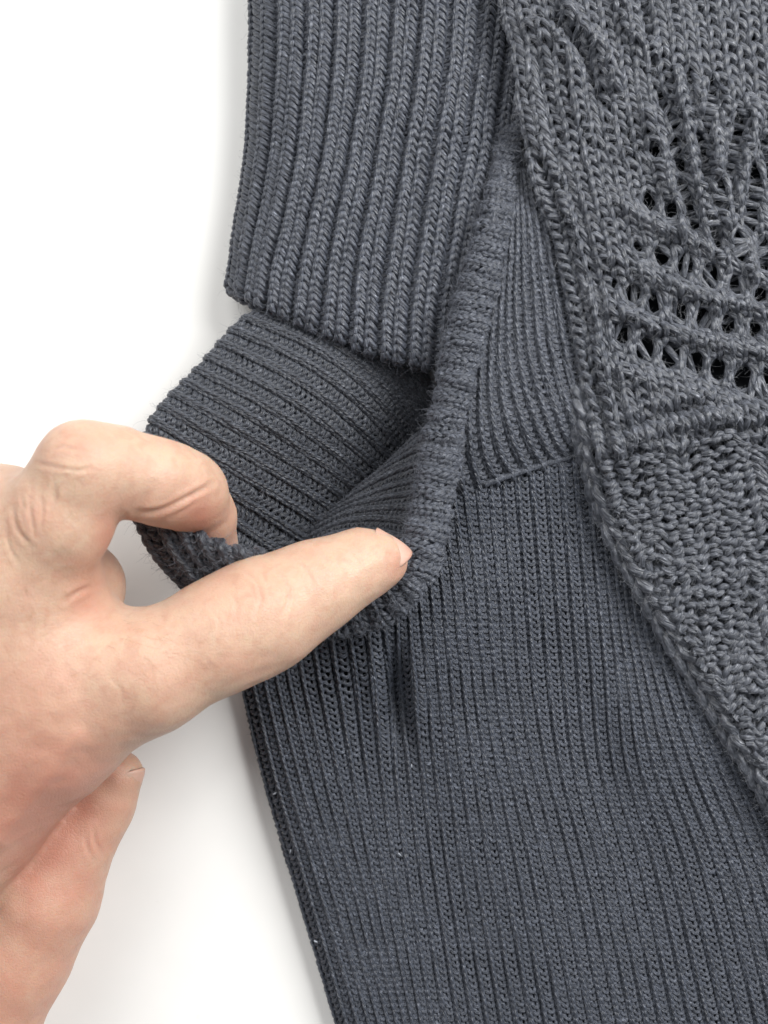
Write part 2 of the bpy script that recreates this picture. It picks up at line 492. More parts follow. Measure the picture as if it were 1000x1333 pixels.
# sleeve: the wide ribbed tube lying at the top -----------------------------------------------------
A_left = [(330, -190), (327, -30), (327, 60), (325, 150), (319, 225), (307, 300), (299, 358), (297, 366)]
A_hem = [(290, 372), (330, 396), (400, 426), (480, 456), (548, 476), (590, 482)]
A_guides = [A_left,
    [(412, -190), (404, -30), (400, 100), (390, 200), (372, 290), (356, 358), (352, 392)],
    [(493, -190), (482, -30), (474, 100), (458, 210), (440, 300), (428, 380), (424, 424)],
    [(576, -190), (562, -30), (550, 100), (532, 220), (518, 310), (506, 400), (504, 452)],
    [(648, -190), (632, -30), (620, 100), (602, 220), (588, 310), (574, 400), (570, 468)],
    [(734, -190), (715, -30), (700, 100), (680, 220), (664, 310), (646, 400), (634, 495)]]
A_us = [0, 2.05, 4.1, 6.2, 8.0, 10.1]
def A_z(px, py, u, v):
    d = polydist(px, py, A_left)
    dh = polydist(px, py, A_hem)
    z = 3.0 + 13.0 * roundin(d, 70)
    z = z - 1.2 * np.clip(1 - dh / 60, 0, 1)**2
    z = z - np.clip((px - 560) / 100, 0, 1)**1.5 * 5.0
    z = z + gz(px, py, [(350, 250, 18, 120, 8, -1.1), (430, 200, 40, 200, 8, 0.8)])
    return z
SA = Surf(A_guides, A_us, A_z)
SA.finish(SA.P, roll1=0.0021)
chartA = [(1, 0.40), (1, 0.40), (-1, 0.20)]
profA = [(0, -0.7), (0.05, 0.2), (0.18, 0.62), (0.33, 0.0), (0.40, -0.25), (0.47, 0.15), (0.60, 0.60), (0.76, 0.1), (0.86, -1.0), (0.92, -1.2), (1.0, -0.7)]
oA = knit("sleeve", SA, 68, chartA, profA, 0.00060, M_yarn, sweater, a=0.27, h=0.82, d=0.00060, skew=0.25, ns=14, sides=7, jit=0.05, wob=0.15)
oA['label'] = "ribbed sleeve end with a rolled hem"
SA.backing("backing", M_back, oA, 0.0019, lambda px, py: polydist(px, py, A_left) > 14)

# pocket lining: far side of the opening, ribs running down into the pocket --------------------------
B_guides = [
    [(190, 625), (250, 680), (320, 735), (400, 790)],
    [(210, 553), (315, 617), (420, 682), (480, 725)],
    [(272, 480), (370, 532), (465, 602), (520, 655)],
    [(345, 408), (425, 443), (498, 502), (545, 575)],
    [(430, 415), (495, 460), (538, 510), (562, 565)],
    [(530, 440), (552, 480), (572, 525), (590, 565)]]
B_us = [0, 3.2, 7.6, 12.2, 16.5, 20.5]
B_edge = [(184, 622), (201, 549), (262, 474), (333, 401)]
B_well = [(585, 470), (548, 548), (492, 612), (432, 668), (380, 725)]
def B_z(px, py, u, v):
    d = polydist(px, py, B_edge)
    w = polydist(px, py, B_well)
    inside = np.where((px - 548) * 0.77 + (py - 548) * 0.64 > 0, 0.0, w)
    top = np.interp(py, [400, 550, 640], [10.5, 22.0, 25.0])
    z = 1.8 + top * (1 - np.exp(-inside / 150)) * 1.25
    z = z * np.interp(px + 0.8 * (py - 480), [440, 560], [1, 0.85])
    return np.minimum(z, np.interp(px - (py - 400) * 0.4, [430, 500], [30, 7.0]))
SB = Surf(B_guides, B_us, B_z)
SB.finish(SB.P, roll0=0.0020)
chartB = [(1, 0.40), (-1, 0.60)]
profB = [(0, -0.45), (0.10, 0.15), (0.22, 0.50), (0.36, 0.22), (0.5, -0.05), (0.75, 0.05), (0.9, -0.2), (1.0, -0.45)]
oB = knit("pocket_lining", SB, 45, chartB, profB, 0.00052, M_pocket_shade, sweater, a=0.17, h=0.84, d=0.00046, ns=13, sides=6, jit=0.07, wob=0.2)
SB.backing("backing", M_back, oB, 0.0014)

# near side of the opening, ribs fanning from the edge into the pocket -------------------------------
C_guides = [
    [(588, 520), (574, 536), (556, 558), (540, 575)],
    [(578, 545), (552, 568), (520, 594), (486, 626)],
    [(566, 588), (523, 605), (481, 630), (436, 664)],
    [(560, 625), (502, 639), (460, 655), (416, 680)],
    [(552, 652), (500, 656), (458, 664), (405, 690)],
    [(545, 682), (487, 676), (450, 680), (395, 705)],
    [(535, 720), (470, 705), (425, 710), (375, 735)]]
C_us = [1.6, 2.6, 4.8, 6.4, 7.8, 9.3, 11.0]
def C_z(px, py, u, v):
    return 21.0 - 18.5 * v**0.62 + 0 * px
SC = Surf(C_guides, C_us, C_z)
oC = knit("pocket_facing", SC, 26, chartB, profB, 0.00048, M_pocket_shade, sweater, a=0.17, h=0.84, d=0.00042, ns=12, sides=6, jit=0.06, wob=0.2)
SC.backing("backing", M_back, oC, 0.0013)

# gathered ribbed band between the pocket edge and the lace front ------------------------------------
D_guides = [
    [(654, 208), (634, 310), (616, 400), (602, 480), (592, 550), (590, 600), (597, 642)],
    [(661, 204), (650, 310), (641, 400), (636, 480), (640, 545), (650, 590), (664, 617)],
    [(668, 200), (669, 310), (667, 400), (671, 470), (686, 530), (704, 578), (717, 600)],
    [(676, 196), (693, 290), (702, 370), (712, 450), (729, 520), (750, 572), (762, 587)],
    [(684, 190), (716, 280), (736, 370), (752, 450), (768, 520), (788, 568), (806, 580)]]
D_us = [0, 3.2, 6.0, 9.0, 11.4]
D_seam = [(597, 642), (640, 622), (700, 602), (740, 592), (772, 578)]
def D_z(px, py, u, v):
    dh = polydist(px, py, D_seam)
    z = 19.5 - 4.6 * u / 11.2 - 5.0 * np.clip((285 - py) / 90, 0, 1) + gz(px, py, [(650, 470, 45, 190, 0, 0.8), (740, 400, 30, 200, -12, -1.0)])
    return z - 5.0 * np.clip(1 - dh / 70, 0, 1)**1.6
SD = Surf(D_guides, D_us, D_z)
SD.finish(SD.P, roll1=0.0008)
profD = [(0, -0.85), (0.10, -0.2), (0.26, 0.55), (0.42, 0.32), (0.66, 0.12), (0.86, -0.4), (1.0, -0.85)]
oD = knit("ribbed_band", SD, 50, chartB, profD, 0.00050, M_yarn, sweater, a=0.17, h=0.86, d=0.00042, ns=12, sides=6, jit=0.07, wob=0.3)
SD.backing("backing", M_back, oD, 0.0014)

# pocket edge: the rolled rim of the opening ---------------------------------------------------------
R_line = np.array([(668, 165, 12.0, 9), (660, 215, 14.5, 12), (650, 262, 16.5, 15), (637, 325, 18.0, 18), (618, 396, 18.5, 20), (607, 440, 19.0, 20), (598, 486, 19.0, 20),
          (581, 558, 19.0, 20), (571, 620, 19.5, 21), (562, 668, 20.5, 22), (551, 715, 21.5, 23), (533, 756, 21.0, 24), (500, 785, 18.5, 24), (462, 800, 16.0, 22), (420, 806, 14.0, 20), (380, 806, 12, 18)], float)
class Rim(Surf):
    def __init__(self, line, U, n=220, lo=-105, hi=100, hz=0.75):
        L = resample(line, n)
        tx = np.gradient(L[:, 0]); ty = np.gradient(L[:, 1]); q = np.hypot(tx, ty); tx /= q; ty /= q
        self.u0, self.u1 = 0, U
        self.U = np.linspace(0, U, n)
        ph = np.radians(np.linspace(lo, hi, n))[None]
        r = L[:, 3][:, None]
        self.px = L[:, 0][:, None] + (-ty)[:, None] * r * np.sin(ph) * -1
        self.py = L[:, 1][:, None] + (tx)[:, None] * r * np.sin(ph) * -1
        z = L[:, 2][:, None] + r * 0.165 * hz * (np.cos(ph) - 0.6)
        self.finish(W(self.px, self.py, z * 1e-3), n)
R_line[:, 2] += 3.0 * np.clip((R_line[:, 1] - 200) / 200, 0, 1)
R_line[:, 3] *= 1.06
SR = Rim(R_line, 31, hi=72)
chartR = [(1, 0.5), (1, 0.5)]
profR = [(0, -0.42), (0.2, 0.05), (0.5, 0.38), (0.8, 0.05), (1.0, -0.42)]
oR = knit("pocket_edge", SR, 9, chartR, profR, 0.00055, M_yarn, sweater, a=0.27, h=0.84, d=0.00070, skew=-0.16, ns=14, sides=6, jit=0.15, wob=0.6, rvar=0.18,
          zx=lambda px, py: 0.28 * snoise(px / 14.0, py / 14.0) + 0.22 * snoise(px / 30.0 + 7, py / 26.0))
oR['label'] = "rolled knitted rim of the pocket opening"
SR.backing("backing", M_back, oR, 0.0012)

# pocket lip: the corner of the far edge pulled over the bent fingertip ------------------------------
H_guides = [
    [(172, 668), (196, 716), (243, 768), (290, 810)],
    [(222, 676), (248, 724), (290, 772), (330, 810)],
    [(266, 699), (292, 735), (330, 775), (365, 805)],
    [(306, 716), (330, 742), (362, 775), (395, 800)],
    [(345, 722), (368, 745), (395, 770), (425, 795)]]
H_us = [0, 1.9, 3.6, 5.2, 6.6]
def H_z(px, py, u, v):
    z = 38.0 - 12.0 * v
    z = z - 8.0 * (1 - roundin(np.clip(u, 0, 2) * 20, 34)) - 1.5 * (1 - roundin(v, 0.12))
    return z + np.clip((px - 300) / 60, 0, 1) * -2.0
SH = Surf(H_guides, H_us, H_z)
SH.finish(SH.P, roll0=0.0021)
oH = knit("pocket_lip", SH, 15, [(1, 0.5), (-1, 0.5)], [(0, -0.9), (0.15, 0.0), (0.3, 0.6), (0.5, 0.3), (0.75, -0.2), (1, -0.9)], 0.00064, M_pocket_shade, sweater, a=0.19, h=0.86, d=0.00060, ns=14, sides=7, jit=0.07, wob=0.2)
oH['label'] = "pocket rim corner hooked over the bent finger"
SH.backing("backing", M_back, oH, 0.0014)

# lace front: chunky brushed knit with rows of eyelets -----------------------------------------------
F_edge = [(632, -60), (646, 0), (660, 60), (662, 140), (664, 185), (688, 222), (722, 310), (744, 410), (760, 510), (772, 590), (790, 645), (815, 708), (852, 770), (890, 835), (930, 898), (968, 960), (1012, 1030), (1060, 1110)]
FL = ycurve([(632, -60), (648, 0), (664, 60), (674, 140), (692, 220), (718, 320), (742, 420), (760, 520), (776, 590), (800, 700), (822, 800), (842, 900), (866, 1020), (885, 1110)], -60, 1130)
FR = np.stack([np.interp(np.linspace(-170, 1010, 40), [-170, 100, 300, 600, 800, 1010], [1015, 1045, 1085, 1140, 1170, 1200]), np.linspace(-170, 1010, 40)], 1)
FM = (FL + FR) / 2 + np.array([0, 12.0])
holes = [(845, 263, 8), (873, 275, 8), (832, 321, 6), (862, 332, 9), (893, 345, 9), (926, 360, 10), (958, 371, 9),
         (802, 371, 5), (824, 382, 9), (852, 396, 9), (884, 406, 9), (916, 414, 9), (948, 421, 9), (980, 428, 8),
         (812, 435, 9), (840, 453, 10), (872, 464, 10), (904, 474, 10), (936, 482, 10), (968, 491, 11), (1000, 498, 10),
         (853, 197, 7), (991, 384, 8)]
# long slits between the cords of the fan
slits = [(860, 130, 880, 162, 5), (928, 114, 921, 166, 6), (962, 158, 950, 222, 6), (986, 222, 975, 296, 7), (941, 238, 937, 264, 6), (888, 240, 904, 292, 6),
         (876, 190, 887, 218, 6), (962, 306, 965, 334, 6), (894, 90, 898, 108, 4), (997, 186, 1001, 226, 6), (912, 176, 920, 226, 5), (925, 286, 934, 318, 5), (990, 316, 996, 352, 6)]
def F_ridge(px, py):
    z = np.zeros(np.shape(px))
    for pts, w, h in (
        ([(842, 150), (862, 215), (885, 300)], 8, 1.1), ([(878, 100), (896, 180), (905, 230), (925, 300)], 8, 1.3), ([(945, 290), (985, 370)], 8, 1.0),
        ([(908, 110), (925, 175), (930, 230), (950, 300)], 7, 1.3), ([(945, 120), (938, 180), (932, 235)], 7, 1.1), ([(980, 140), (972, 200), (958, 262)], 8, 1.2),
        ([(810, 270), (870, 300), (940, 335)], 10, 0.9), ([(795, 335), (850, 362), (930, 390), (1000, 400)], 10, 0.9),
        ([(790, 400), (850, 424), (930, 448), (1000, 462)], 10, 1.0), ([(775, 470), (850, 495), (930, 515), (1000, 530)], 12, 0.9),
        ([(700, 225), (725, 320), (748, 420), (766, 520), (782, 600), (800, 680)], 9, 1.0), ([(728, 225), (752, 320), (774, 420), (792, 520), (806, 600)], 7, 0.7),
        ([(728, -20), (738, 20), (762, 48), (785, 70), (800, 110)], 9, 1.8), ([(690, 30), (720, 50), (745, 90), (752, 160)], 10, 1.2), ([(800, -10), (815, 40), (850, 70)], 9, 1.2), ([(832, -10), (840, 20), (842, 60)], 5, -1.2), ([(700, 70), (712, 120), (728, 200)], 6, -0.9),
        ([(800, 580), (860, 556), (930, 545), (1000, 548)], 7, 1.3), ([(812, 612), (870, 585), (940, 566)], 6, 0.9), ([(905, 540), (960, 535), (1010, 540)], 8, 1.0), ([(800, 545), (850, 525), (905, 515)], 6, 0.9), ([(806, 560), (866, 538), (915, 528)], 4, -0.9),
        ([(720, 25), (760, 75), (780, 130)], 5, -1.4), ([(678, 260), (704, 330), (722, 400)], 5, -1.0)):
        d = polydist(px, py, pts)
        z = z + h * np.exp(-(d / w)**2)
    d = polydist(px, py, F_edge)
    z = z + 0.5 * np.cos(2 * np.pi * (d - 10) / 21) * np.clip(1.35 - d / 62, 0, 1) * np.clip((py - 120) / 100, 0, 1) * np.clip((720 - py) / 80, 0, 1)
    z = z * 1.55
    for x, y, q in holes:
        z = z - 0.9 * np.exp(-((px - x)**2 + (py - y)**2) / (q * 1.1)**2)
    for x0, y0, x1, y1, q in slits:
        z = z - 0.8 * np.exp(-(polydist(px, py, [(x0, y0), (x1, y1)]) / (q * 1.1))**2)
    return z
def F_z(px, py, u, v):
    d = polydist(px, py, F_edge)
    low = np.clip((py - 190) / 60, 0, 1) * np.clip((620 - py) / 200, 0, 1)      # here the band's last rib lies over the front's edge
    z = 12.0 + 6.5 * np.clip(1 - (py - 200) / 900, 0, 1.1) * roundin(d + 30, 100) - low * 1.6 * np.clip(1 - d / 60, 0, 1)
    return z + gz(px, py, [(900, 130, 120, 150, 0, 1.5), (960, 560, 110, 40, 15, 1.2), (700, 120, 40, 160, -8, 1.0)])
SF = Surf([FL, FM, FR, FR + np.array([120.0, -38.0])], [0, 11, 22, 29], F_z)
hx = np.array([(x, y, x, y, q * 1.5) for x, y, q in holes] + [(a, b, c, d, q * 1.5) for a, b, c, d, q in slits], float)
def F_warp(C):
    sh = C.shape; P = C.reshape(-1, 3).copy()
    k = FPX / (CAM_H - P[:, 2])
    px = P[:, 0] * k + 500; py = 666.5 - P[:, 1] * k
    ox = np.zeros_like(px); oy = np.zeros_like(px)
    for x0, y0, x1, y1, q in hx:
        ll = (x1 - x0)**2 + (y1 - y0)**2 + 1e-9
        t = np.clip(((px - x0) * (x1 - x0) + (py - y0) * (y1 - y0)) / ll, 0, 1)
        dx, dy = px - x0 - t * (x1 - x0), py - y0 - t * (y1 - y0)
        r = np.hypot(dx, dy * 0.9) + 1e-6
        push = np.where(r < q * 3.2, (np.sqrt(r**2 + q**2) - r) * np.clip(1.25 - r / (q * 2.6), 0, 1), 0)
        ox += dx / r * push; oy += dy / r * push
    P[:, 0] += ox / k; P[:, 1] -= oy / k
    return P.reshape(sh)
side_of = None
def F_keep(px, py):
    e = np.asarray(F_edge)
    xb = np.interp(py, e[:, 1], e[:, 0])
    return (px > xb - 2) & (px < 1130) & (py > -48) & (py < 1110)
def F_typ(qx, qy, T):
    low = (qy > 575 + (qx - 900) * -0.25)
    return np.where(low, -1.0, 1.0)
oF = knit("lace_panel", SF, 86, [(1, 1.0)], [(0, 0), (1, 0)], 0.00068, M_chunky, sweater, a=0.26, h=0.82, d=0.00090, skew=0.14, ns=16, sides=7, jit=0.13, wob=0.5,
          mask=F_keep, typ=F_typ, warp=F_warp, rvar=0.22, zx=F_ridge, purl=1.5)
oF['label'] = "chunky brushed lace front with rows of eyelet holes"
SF.backing("backing", M_back, oF, 0.0065, F_keep)

# seam cord: chunky chain along the join of lace front and side panel --------------------------------
G_line = np.array([(752, 500, 14.5, 10), (766, 560, 14.0, 12), (780, 610, 13.5, 15), (797, 660, 13.0, 17), (822, 715, 12.5, 18), (856, 772, 12.0, 19), (894, 836, 11.5, 20), (934, 900, 11.0, 20), (972, 962, 11.0, 20), (1016, 1032, 11, 20), (1050, 1090, 11, 20)], float)
class Cord(Rim):
    def __init__(self, line, n=220):
        Rim.__init__(self, line, 1.0, n, 95, -95, 0.7)
        self.px = self.px.T.copy(); self.py = self.py.T.copy()
        self.u0, self.u1 = 0, 2.0
        self.finish(self.P.transpose(1, 0, 2).copy(), n)
SG = Cord(G_line)
oG = knit("seam_cord", SG, 25, [(1, 1.0)], [(0, -0.1), (0.5, 0.4), (1, -0.1)], 0.00115, M_chunky, sweater, a=0.20, h=0.8, d=0.0008, ns=18, sides=9, jit=0.10, wob=0.2, rvar=0.22)
oG['label'] = "thick knitted seam between lace front and side panel"
SG.backing("backing", M_back, oG, 0.0015)

# thin seam line under the ribbed band
def tube_mesh(pts, r, sides=8, n=80, noise=0.0):
    L = resample(np.asarray(pts, float), n)
    C = W(L[:, 0], L[:, 1], L[:, 2] * 1e-3)
    C[:, 2] += noise * np.sin(np.arange(n) * 1.9)
    T = np.gradient(C, axis=0); T /= np.linalg.norm(T, axis=1, keepdims=True)
    B = np.cross(T, [0, 0, 1.0]); B /= np.linalg.norm(B, axis=1, keepdims=True); M = np.cross(B, T)
    fi = np.arange(sides) / sides * 2 * np.pi
    rr = r * (1 + 0.05 * np.sin(np.arange(n) * 1.3))[:, None, None]
    V = (C[:, None] + rr * (np.cos(fi)[None, :, None] * M[:, None] + np.sin(fi)[None, :, None] * B[:, None])).reshape(-1, 3)
    i = np.arange(n - 1)[:, None] * sides; k = np.arange(sides)[None]; k2 = (k + 1) % sides
    F = np.stack([i + k, i + k2, i + sides + k2, i + sides + k], -1).reshape(-1, 4)
    uv = np.zeros((len(F), 4, 2))
    uv[:, :, 0] = np.repeat(np.arange(n - 1), sides)[:, None] * 0.5 + np.array([0, 0, 0.5, 0.5])
    uv[:, :, 1] = np.tile(np.arange(sides), n - 1)[:, None] / sides + np.array([0, 1, 1, 0]) / sides
    return V, F, uv.reshape(-1, 2)
uu = np.linspace(1.6, 10.2, 14)
sp, sn_ = SD.at(uu, np.full(14, 0.982))
sp = sp + sn_ * 0.0003 + np.array([0, -0.0003, 0])
kz = FPX / (CAM_H - sp[:, 2])
V, F, uv = tube_mesh(np.stack([sp[:, 0] * kz + 500, 666.5 - sp[:, 1] * kz, sp[:, 2] * 1e3], 1), 0.00062, noise=0.00004)
oS = mesh_np("band_seam", V, F, M_yarn, sweater, uv=uv)

# fuzz of loose fibres
FZ = {f[0].name: f for f in FUZZ}
for nm, cnt, ln, mt, rd, lift in (("sleeve", 20000, 0.0021, M_fuzz, 1.8e-5, 0.5), ("pocket_lining", 11000, 0.0021, M_fuzz, 1.8e-5, 0.5),
                    ("pocket_facing", 2500, 0.0015, M_fuzz, 1.8e-5, 0.5), ("ribbed_band", 16000, 0.0016, M_fuzz, 1.9e-5, 0.4),
                    ("pocket_edge", 16000, 0.0018, M_fuzz, 2.0e-5, 0.5), ("pocket_lip", 4500, 0.0024, M_fuzz, 1.9e-5, 0.6),
                    ("side_panel", 9000, 0.0010, M_fuzz, 1.6e-5, 0.35), ("lace_panel", 52000, 0.0022, M_fuzz2, 1.9e-5, 0.45),
                    ("seam_cord", 5000, 0.0020, M_fuzz2, 2.0e-5, 0.45)):
    fuzz(FZ[nm], cnt, ln, mt, rd, lift)

# specks of pale lint caught in the wool
def lint(px, py, z, r):
    n = 10
    V = []
    ph = np.arange(n) * 2.399963; zz = 1 - 2 * (np.arange(n) + 0.5) / n
    P = np.stack([np.sqrt(1 - zz**2) * np.cos(ph), np.sqrt(1 - zz**2) * np.sin(ph), zz], 1) * rng.uniform(0.5, 1.3, (n, 1)) * r
    qa = rng.uniform(0, 6.28); dv = np.array([math.cos(qa), math.sin(qa), 0.0]); P = P * 0.62 + np.outer(P @ dv, dv) * 0.9
    P += W(px, py, z * 1e-3)
    import bmesh
    bm = bmesh.new()
    for p in P: bm.verts.new(p)
    bmesh.ops.convex_hull(bm, input=bm.verts)
    me = bpy.data.meshes.new("lint"); bm.to_mesh(me); bm.free()
    me.materials.append(M_lint)
    o = bpy.data.objects.new("lint", me); COL.objects.link(o); o.parent = sweater
for q in ((568, 722, 22.5, 0.0007), (358, 1033, 6.5, 0.0004), (411, 1226, 6.5, 0.0004), (520, 1112, 9.5, 0.0003), (536, 997, 10.5, 0.0003),
          (553, 464, 14.5, 0.00028), (378, 1108, 6.5, 0.0003), (475, 1310, 8.5, 0.00028)):
    lint(*q)

# ------------------------------------------------------------------ the hand
def J(px, py, z, r):
    p = W(px, py, z * 1e-3)
    return np.array([p[0], p[1], p[2], r * 1e-3])
def chain(*js): return [(J(*a), J(*b)) for a, b in zip(js[:-1], js[1:])]
palm = (chain((-10, 736, 40, 16.6), (34, 850, 38, 15.5), (55, 930, 37, 13.4)) + chain((102, 892, 38.5, 11.2), (-60, 1044, 34, 15.8), (-200, 1180, 34, 20)) +
        chain((-10, 736, 40, 16.6), (-130, 900, 36, 20), (-230, 1120, 36, 22), (-330, 1300, 36, 24)) + chain((55, 930, 37, 13.4), (-130, 1010, 36, 20), (-260, 1190, 36, 23)))
straight = chain((100, 906, 38.5, 11.4), (192, 876, 41, 10.6), (290, 826, 38.5, 10.0), (345, 799, 36, 10.1), (412, 763, 32.5, 8.2), (470, 735, 29.5, 6.3), (499, 729, 28, 4.9))
bent = chain((32, 744, 46, 11.0), (75, 676, 50, 9.5), (111, 611, 52, 8.3), (150, 612, 49, 7.5), (198, 625, 45, 7.5), (226, 633, 41, 7.4), (246, 640, 37, 6.9), (262, 672, 28, 6.5), (274, 712, 19, 5.8))
behind = chain((10, 812, 34, 10.5), (60, 775, 33, 8.5), (101, 764, 30, 8.6), (94, 802, 24, 7.2), (60, 850, 22, 6.5))
lower = chain((-40, 1360, 24, 12.0), (16, 1236, 23, 11.6), (56, 1160, 23, 11.2), (93, 1094, 23, 8.3), (130, 1048, 23, 6.2), (155, 1009, 24.5, 4.9))
lower += chain((-40, 1360, 24, 12.0), (-160, 1480, 26, 16))

def cone_d(P, a, b):
    """distance to a round cone, approximated by the varying-radius capsule"""
    pa = P - a[:3]; ba = b[:3] - a[:3]
    t = np.clip((pa @ ba) / (ba @ ba), 0, 1)
    q = pa - t[..., None] * ba
    return np.sqrt((q * q).sum(-1)) - (a[3] + (b[3] - a[3]) * t)
def smin(a, b, k):
    h = np.clip(0.5 + 0.5 * (b - a) / k, 0, 1)
    return b + (a - b) * h - k * h * (1 - h)
def group_d(P, segs, k):
    d = None
    for a, b in segs:
        c = cone_d(P, a, b)
        d = c if d is None else smin(d, c, k)
    return d
# creases: px, py polylines pressed into the skin at the height of the skin there
creases = []   # (polyline of px,py,z ; width m ; depth m)
def crease(pts, w, dep): creases.append((resample(np.array(pts, float), 14), w * 1e-3, dep * 1e-3))
def hand_d(P):
    d1 = group_d(P, palm, 0.010)
    d2 = group_d(P, straight, 0.0045)
    d3 = group_d(P, bent, 0.0022)
    d4 = group_d(P, behind, 0.003)
    d5 = group_d(P, lower, 0.004)
    d = smin(d1, d2, 0.0065)
    d = smin(d, d3, 0.0042)
    d = smin(d, d4, 0.0018)
    d = smin(d, d5, 0.0022)
    return d
def surface_nets(Fv, org, h):
    nx, ny, nz = Fv.shape
    s = Fv < 0
    acc = np.zeros((nx-1, ny-1, nz-1, 3), np.float32); cnt = np.zeros((nx-1, ny-1, nz-1), np.float32)
    def sl(o): return tuple(slice(o[i], Fv.shape[i] - 1 + o[i]) for i in range(3))
    corners = [(i, j, k) for i in (0, 1) for j in (0, 1) for k in (0, 1)]
    for a in corners:
        for ax in range(3):
            if a[ax]: continue
            b = list(a); b[ax] = 1; b = tuple(b)
            fa, fb = Fv[sl(a)], Fv[sl(b)]
            m = (fa < 0) != (fb < 0)
            t = np.where(m, fa / np.where(m, fa - fb, 1), 0)
            for c in range(3):
                acc[..., c] += m * (a[c] + (t if c == ax else 0))
            cnt += m
    act = cnt > 0
    idx = np.full(act.shape, -1, np.int64); idx[act] = np.arange(act.sum())
    cell = np.argwhere(act)
    V = org + (cell + acc[act] / cnt[act][:, None]) * h
    Fs = []
    for ax in range(3):
        o1, o2 = [(1, 2), (2, 0), (0, 1)][ax]
        sh = list(Fv.shape); sh[ax] -= 1
        g = np.indices(sh).reshape(3, -1).T
        q = g.copy(); q[:, ax] += 1
        sa = s[tuple(g.T)]; sb = s[tuple(q.T)]
        m = (sa != sb) & (g[:, o1] > 0) & (g[:, o2] > 0) & (g[:, o1] < Fv.shape[o1]-1) & (g[:, o2] < Fv.shape[o2]-1)
        g = g[m]; sa = sa[m]
        def cid(d1, d2):
            c = g.copy(); c[:, o1] += d1; c[:, o2] += d2
            return idx[tuple(c.T)]
        quad = np.stack([cid(-1, -1), cid(0, -1), cid(0, 0), cid(-1, 0)], 1)
        quad[~sa] = quad[~sa][:, ::-1]
        Fs.append(quad)
    return V, np.concatenate(Fs)
h = 0.00075
lo = np.array([-0.150, -0.150, 0.0]); hi = np.array([0.012, 0.026, 0.066])
ax = [np.arange(lo[i], hi[i], h) for i in range(3)]
FV = np.empty([len(a) for a in ax], np.float32)
YZ = np.stack(np.meshgrid(ax[1], ax[2], indexing='ij'), -1)
for i0 in range(0, len(ax[0]), 24):
    xs = ax[0][i0:i0+24]
    Pg = np.empty((len(xs),) + YZ.shape[:2] + (3,), np.float32)
    Pg[..., 0] = xs[:, None, None]; Pg[..., 1:] = YZ[None]
    FV[i0:i0+24] = hand_d(Pg)
FV[0] = FV[-1] = 1; FV[:, 0] = FV[:, -1] = 1; FV[:, :, 0] = FV[:, :, -1] = 1
HV, HF = surface_nets(FV, lo, h)
# light smoothing, then press in the creases seen on the photograph
def nbr_smooth(V, F, it):
    e = np.concatenate([F[:, [0, 1]], F[:, [1, 2]], F[:, [2, 3]], F[:, [3, 0]]]); e = np.concatenate([e, e[:, ::-1]])
    deg = np.bincount(e[:, 0], minlength=len(V))[:, None]
    for _ in range(it):
        acc = np.stack([np.bincount(e[:, 0], V[e[:, 1], c], minlength=len(V)) for c in range(3)], 1)
        V = V * 0.5 + 0.5 * acc / deg
    return V
def split_quads(V, F):
    e = np.sort(np.concatenate([F[:, [0, 1]], F[:, [1, 2]], F[:, [2, 3]], F[:, [3, 0]]]), axis=1)
    ue, inv = np.unique(e, axis=0, return_inverse=True)
    inv = inv.reshape(4, -1)
    nv, ne = len(V), len(ue)
    V2 = np.concatenate([V, (V[ue[:, 0]] + V[ue[:, 1]]) / 2, V[F].mean(1)])
    m = [inv[k] + nv for k in range(4)]; c = np.arange(len(F)) + nv + ne
    F2 = np.concatenate([np.stack([F[:, k], m[k], c, m[k - 1]], 1) for k in range(4)])
    return V2, F2
HV = nbr_smooth(HV, HF, 3)
HV, HF = split_quads(HV, HF)
HV = nbr_smooth(HV, HF, 3)
def vnormals(V, F):
    n = np.cross(V[F[:, 2]] - V[F[:, 0]], V[F[:, 3]] - V[F[:, 1]])
    N = np.zeros_like(V)
    for k in range(4): np.add.at(N, F[:, k], n)
    return N / (np.linalg.norm(N, axis=1, keepdims=True) + 1e-15)
HN = vnormals(HV, HF)
kk = FPX / (CAM_H - HV[:, 2]); hpx = HV[:, 0] * kk + 500; hpy = 666.5 - HV[:, 1] * kk
front = np.clip(HN[:, 2] * 3, 0, 1)
def press(pts, w, dep, zmin=None):
    d = polydist(hpx, hpy, resample(np.array(pts, float), 16))
    t = polydist(hpx, hpy, [pts[0], pts[-1]])
    L = resample(np.array(pts, float), 16)
    # fade at both ends
    e = np.minimum(np.hypot(hpx - L[0, 0], hpy - L[0, 1]), np.hypot(hpx - L[-1, 0], hpy - L[-1, 1]))
    fade = np.clip(e / 14, 0.15, 1)
    f = front if zmin is None else front * (HV[:, 2] > zmin * 1e-3)
    return 0.6 * dep * 1e-3 * (np.exp(-(d / w)**2) - 0.45 * np.exp(-((d - 2.2 * w) / (1.3 * w))**2)) * fade * f
off = np.zeros(len(HV))
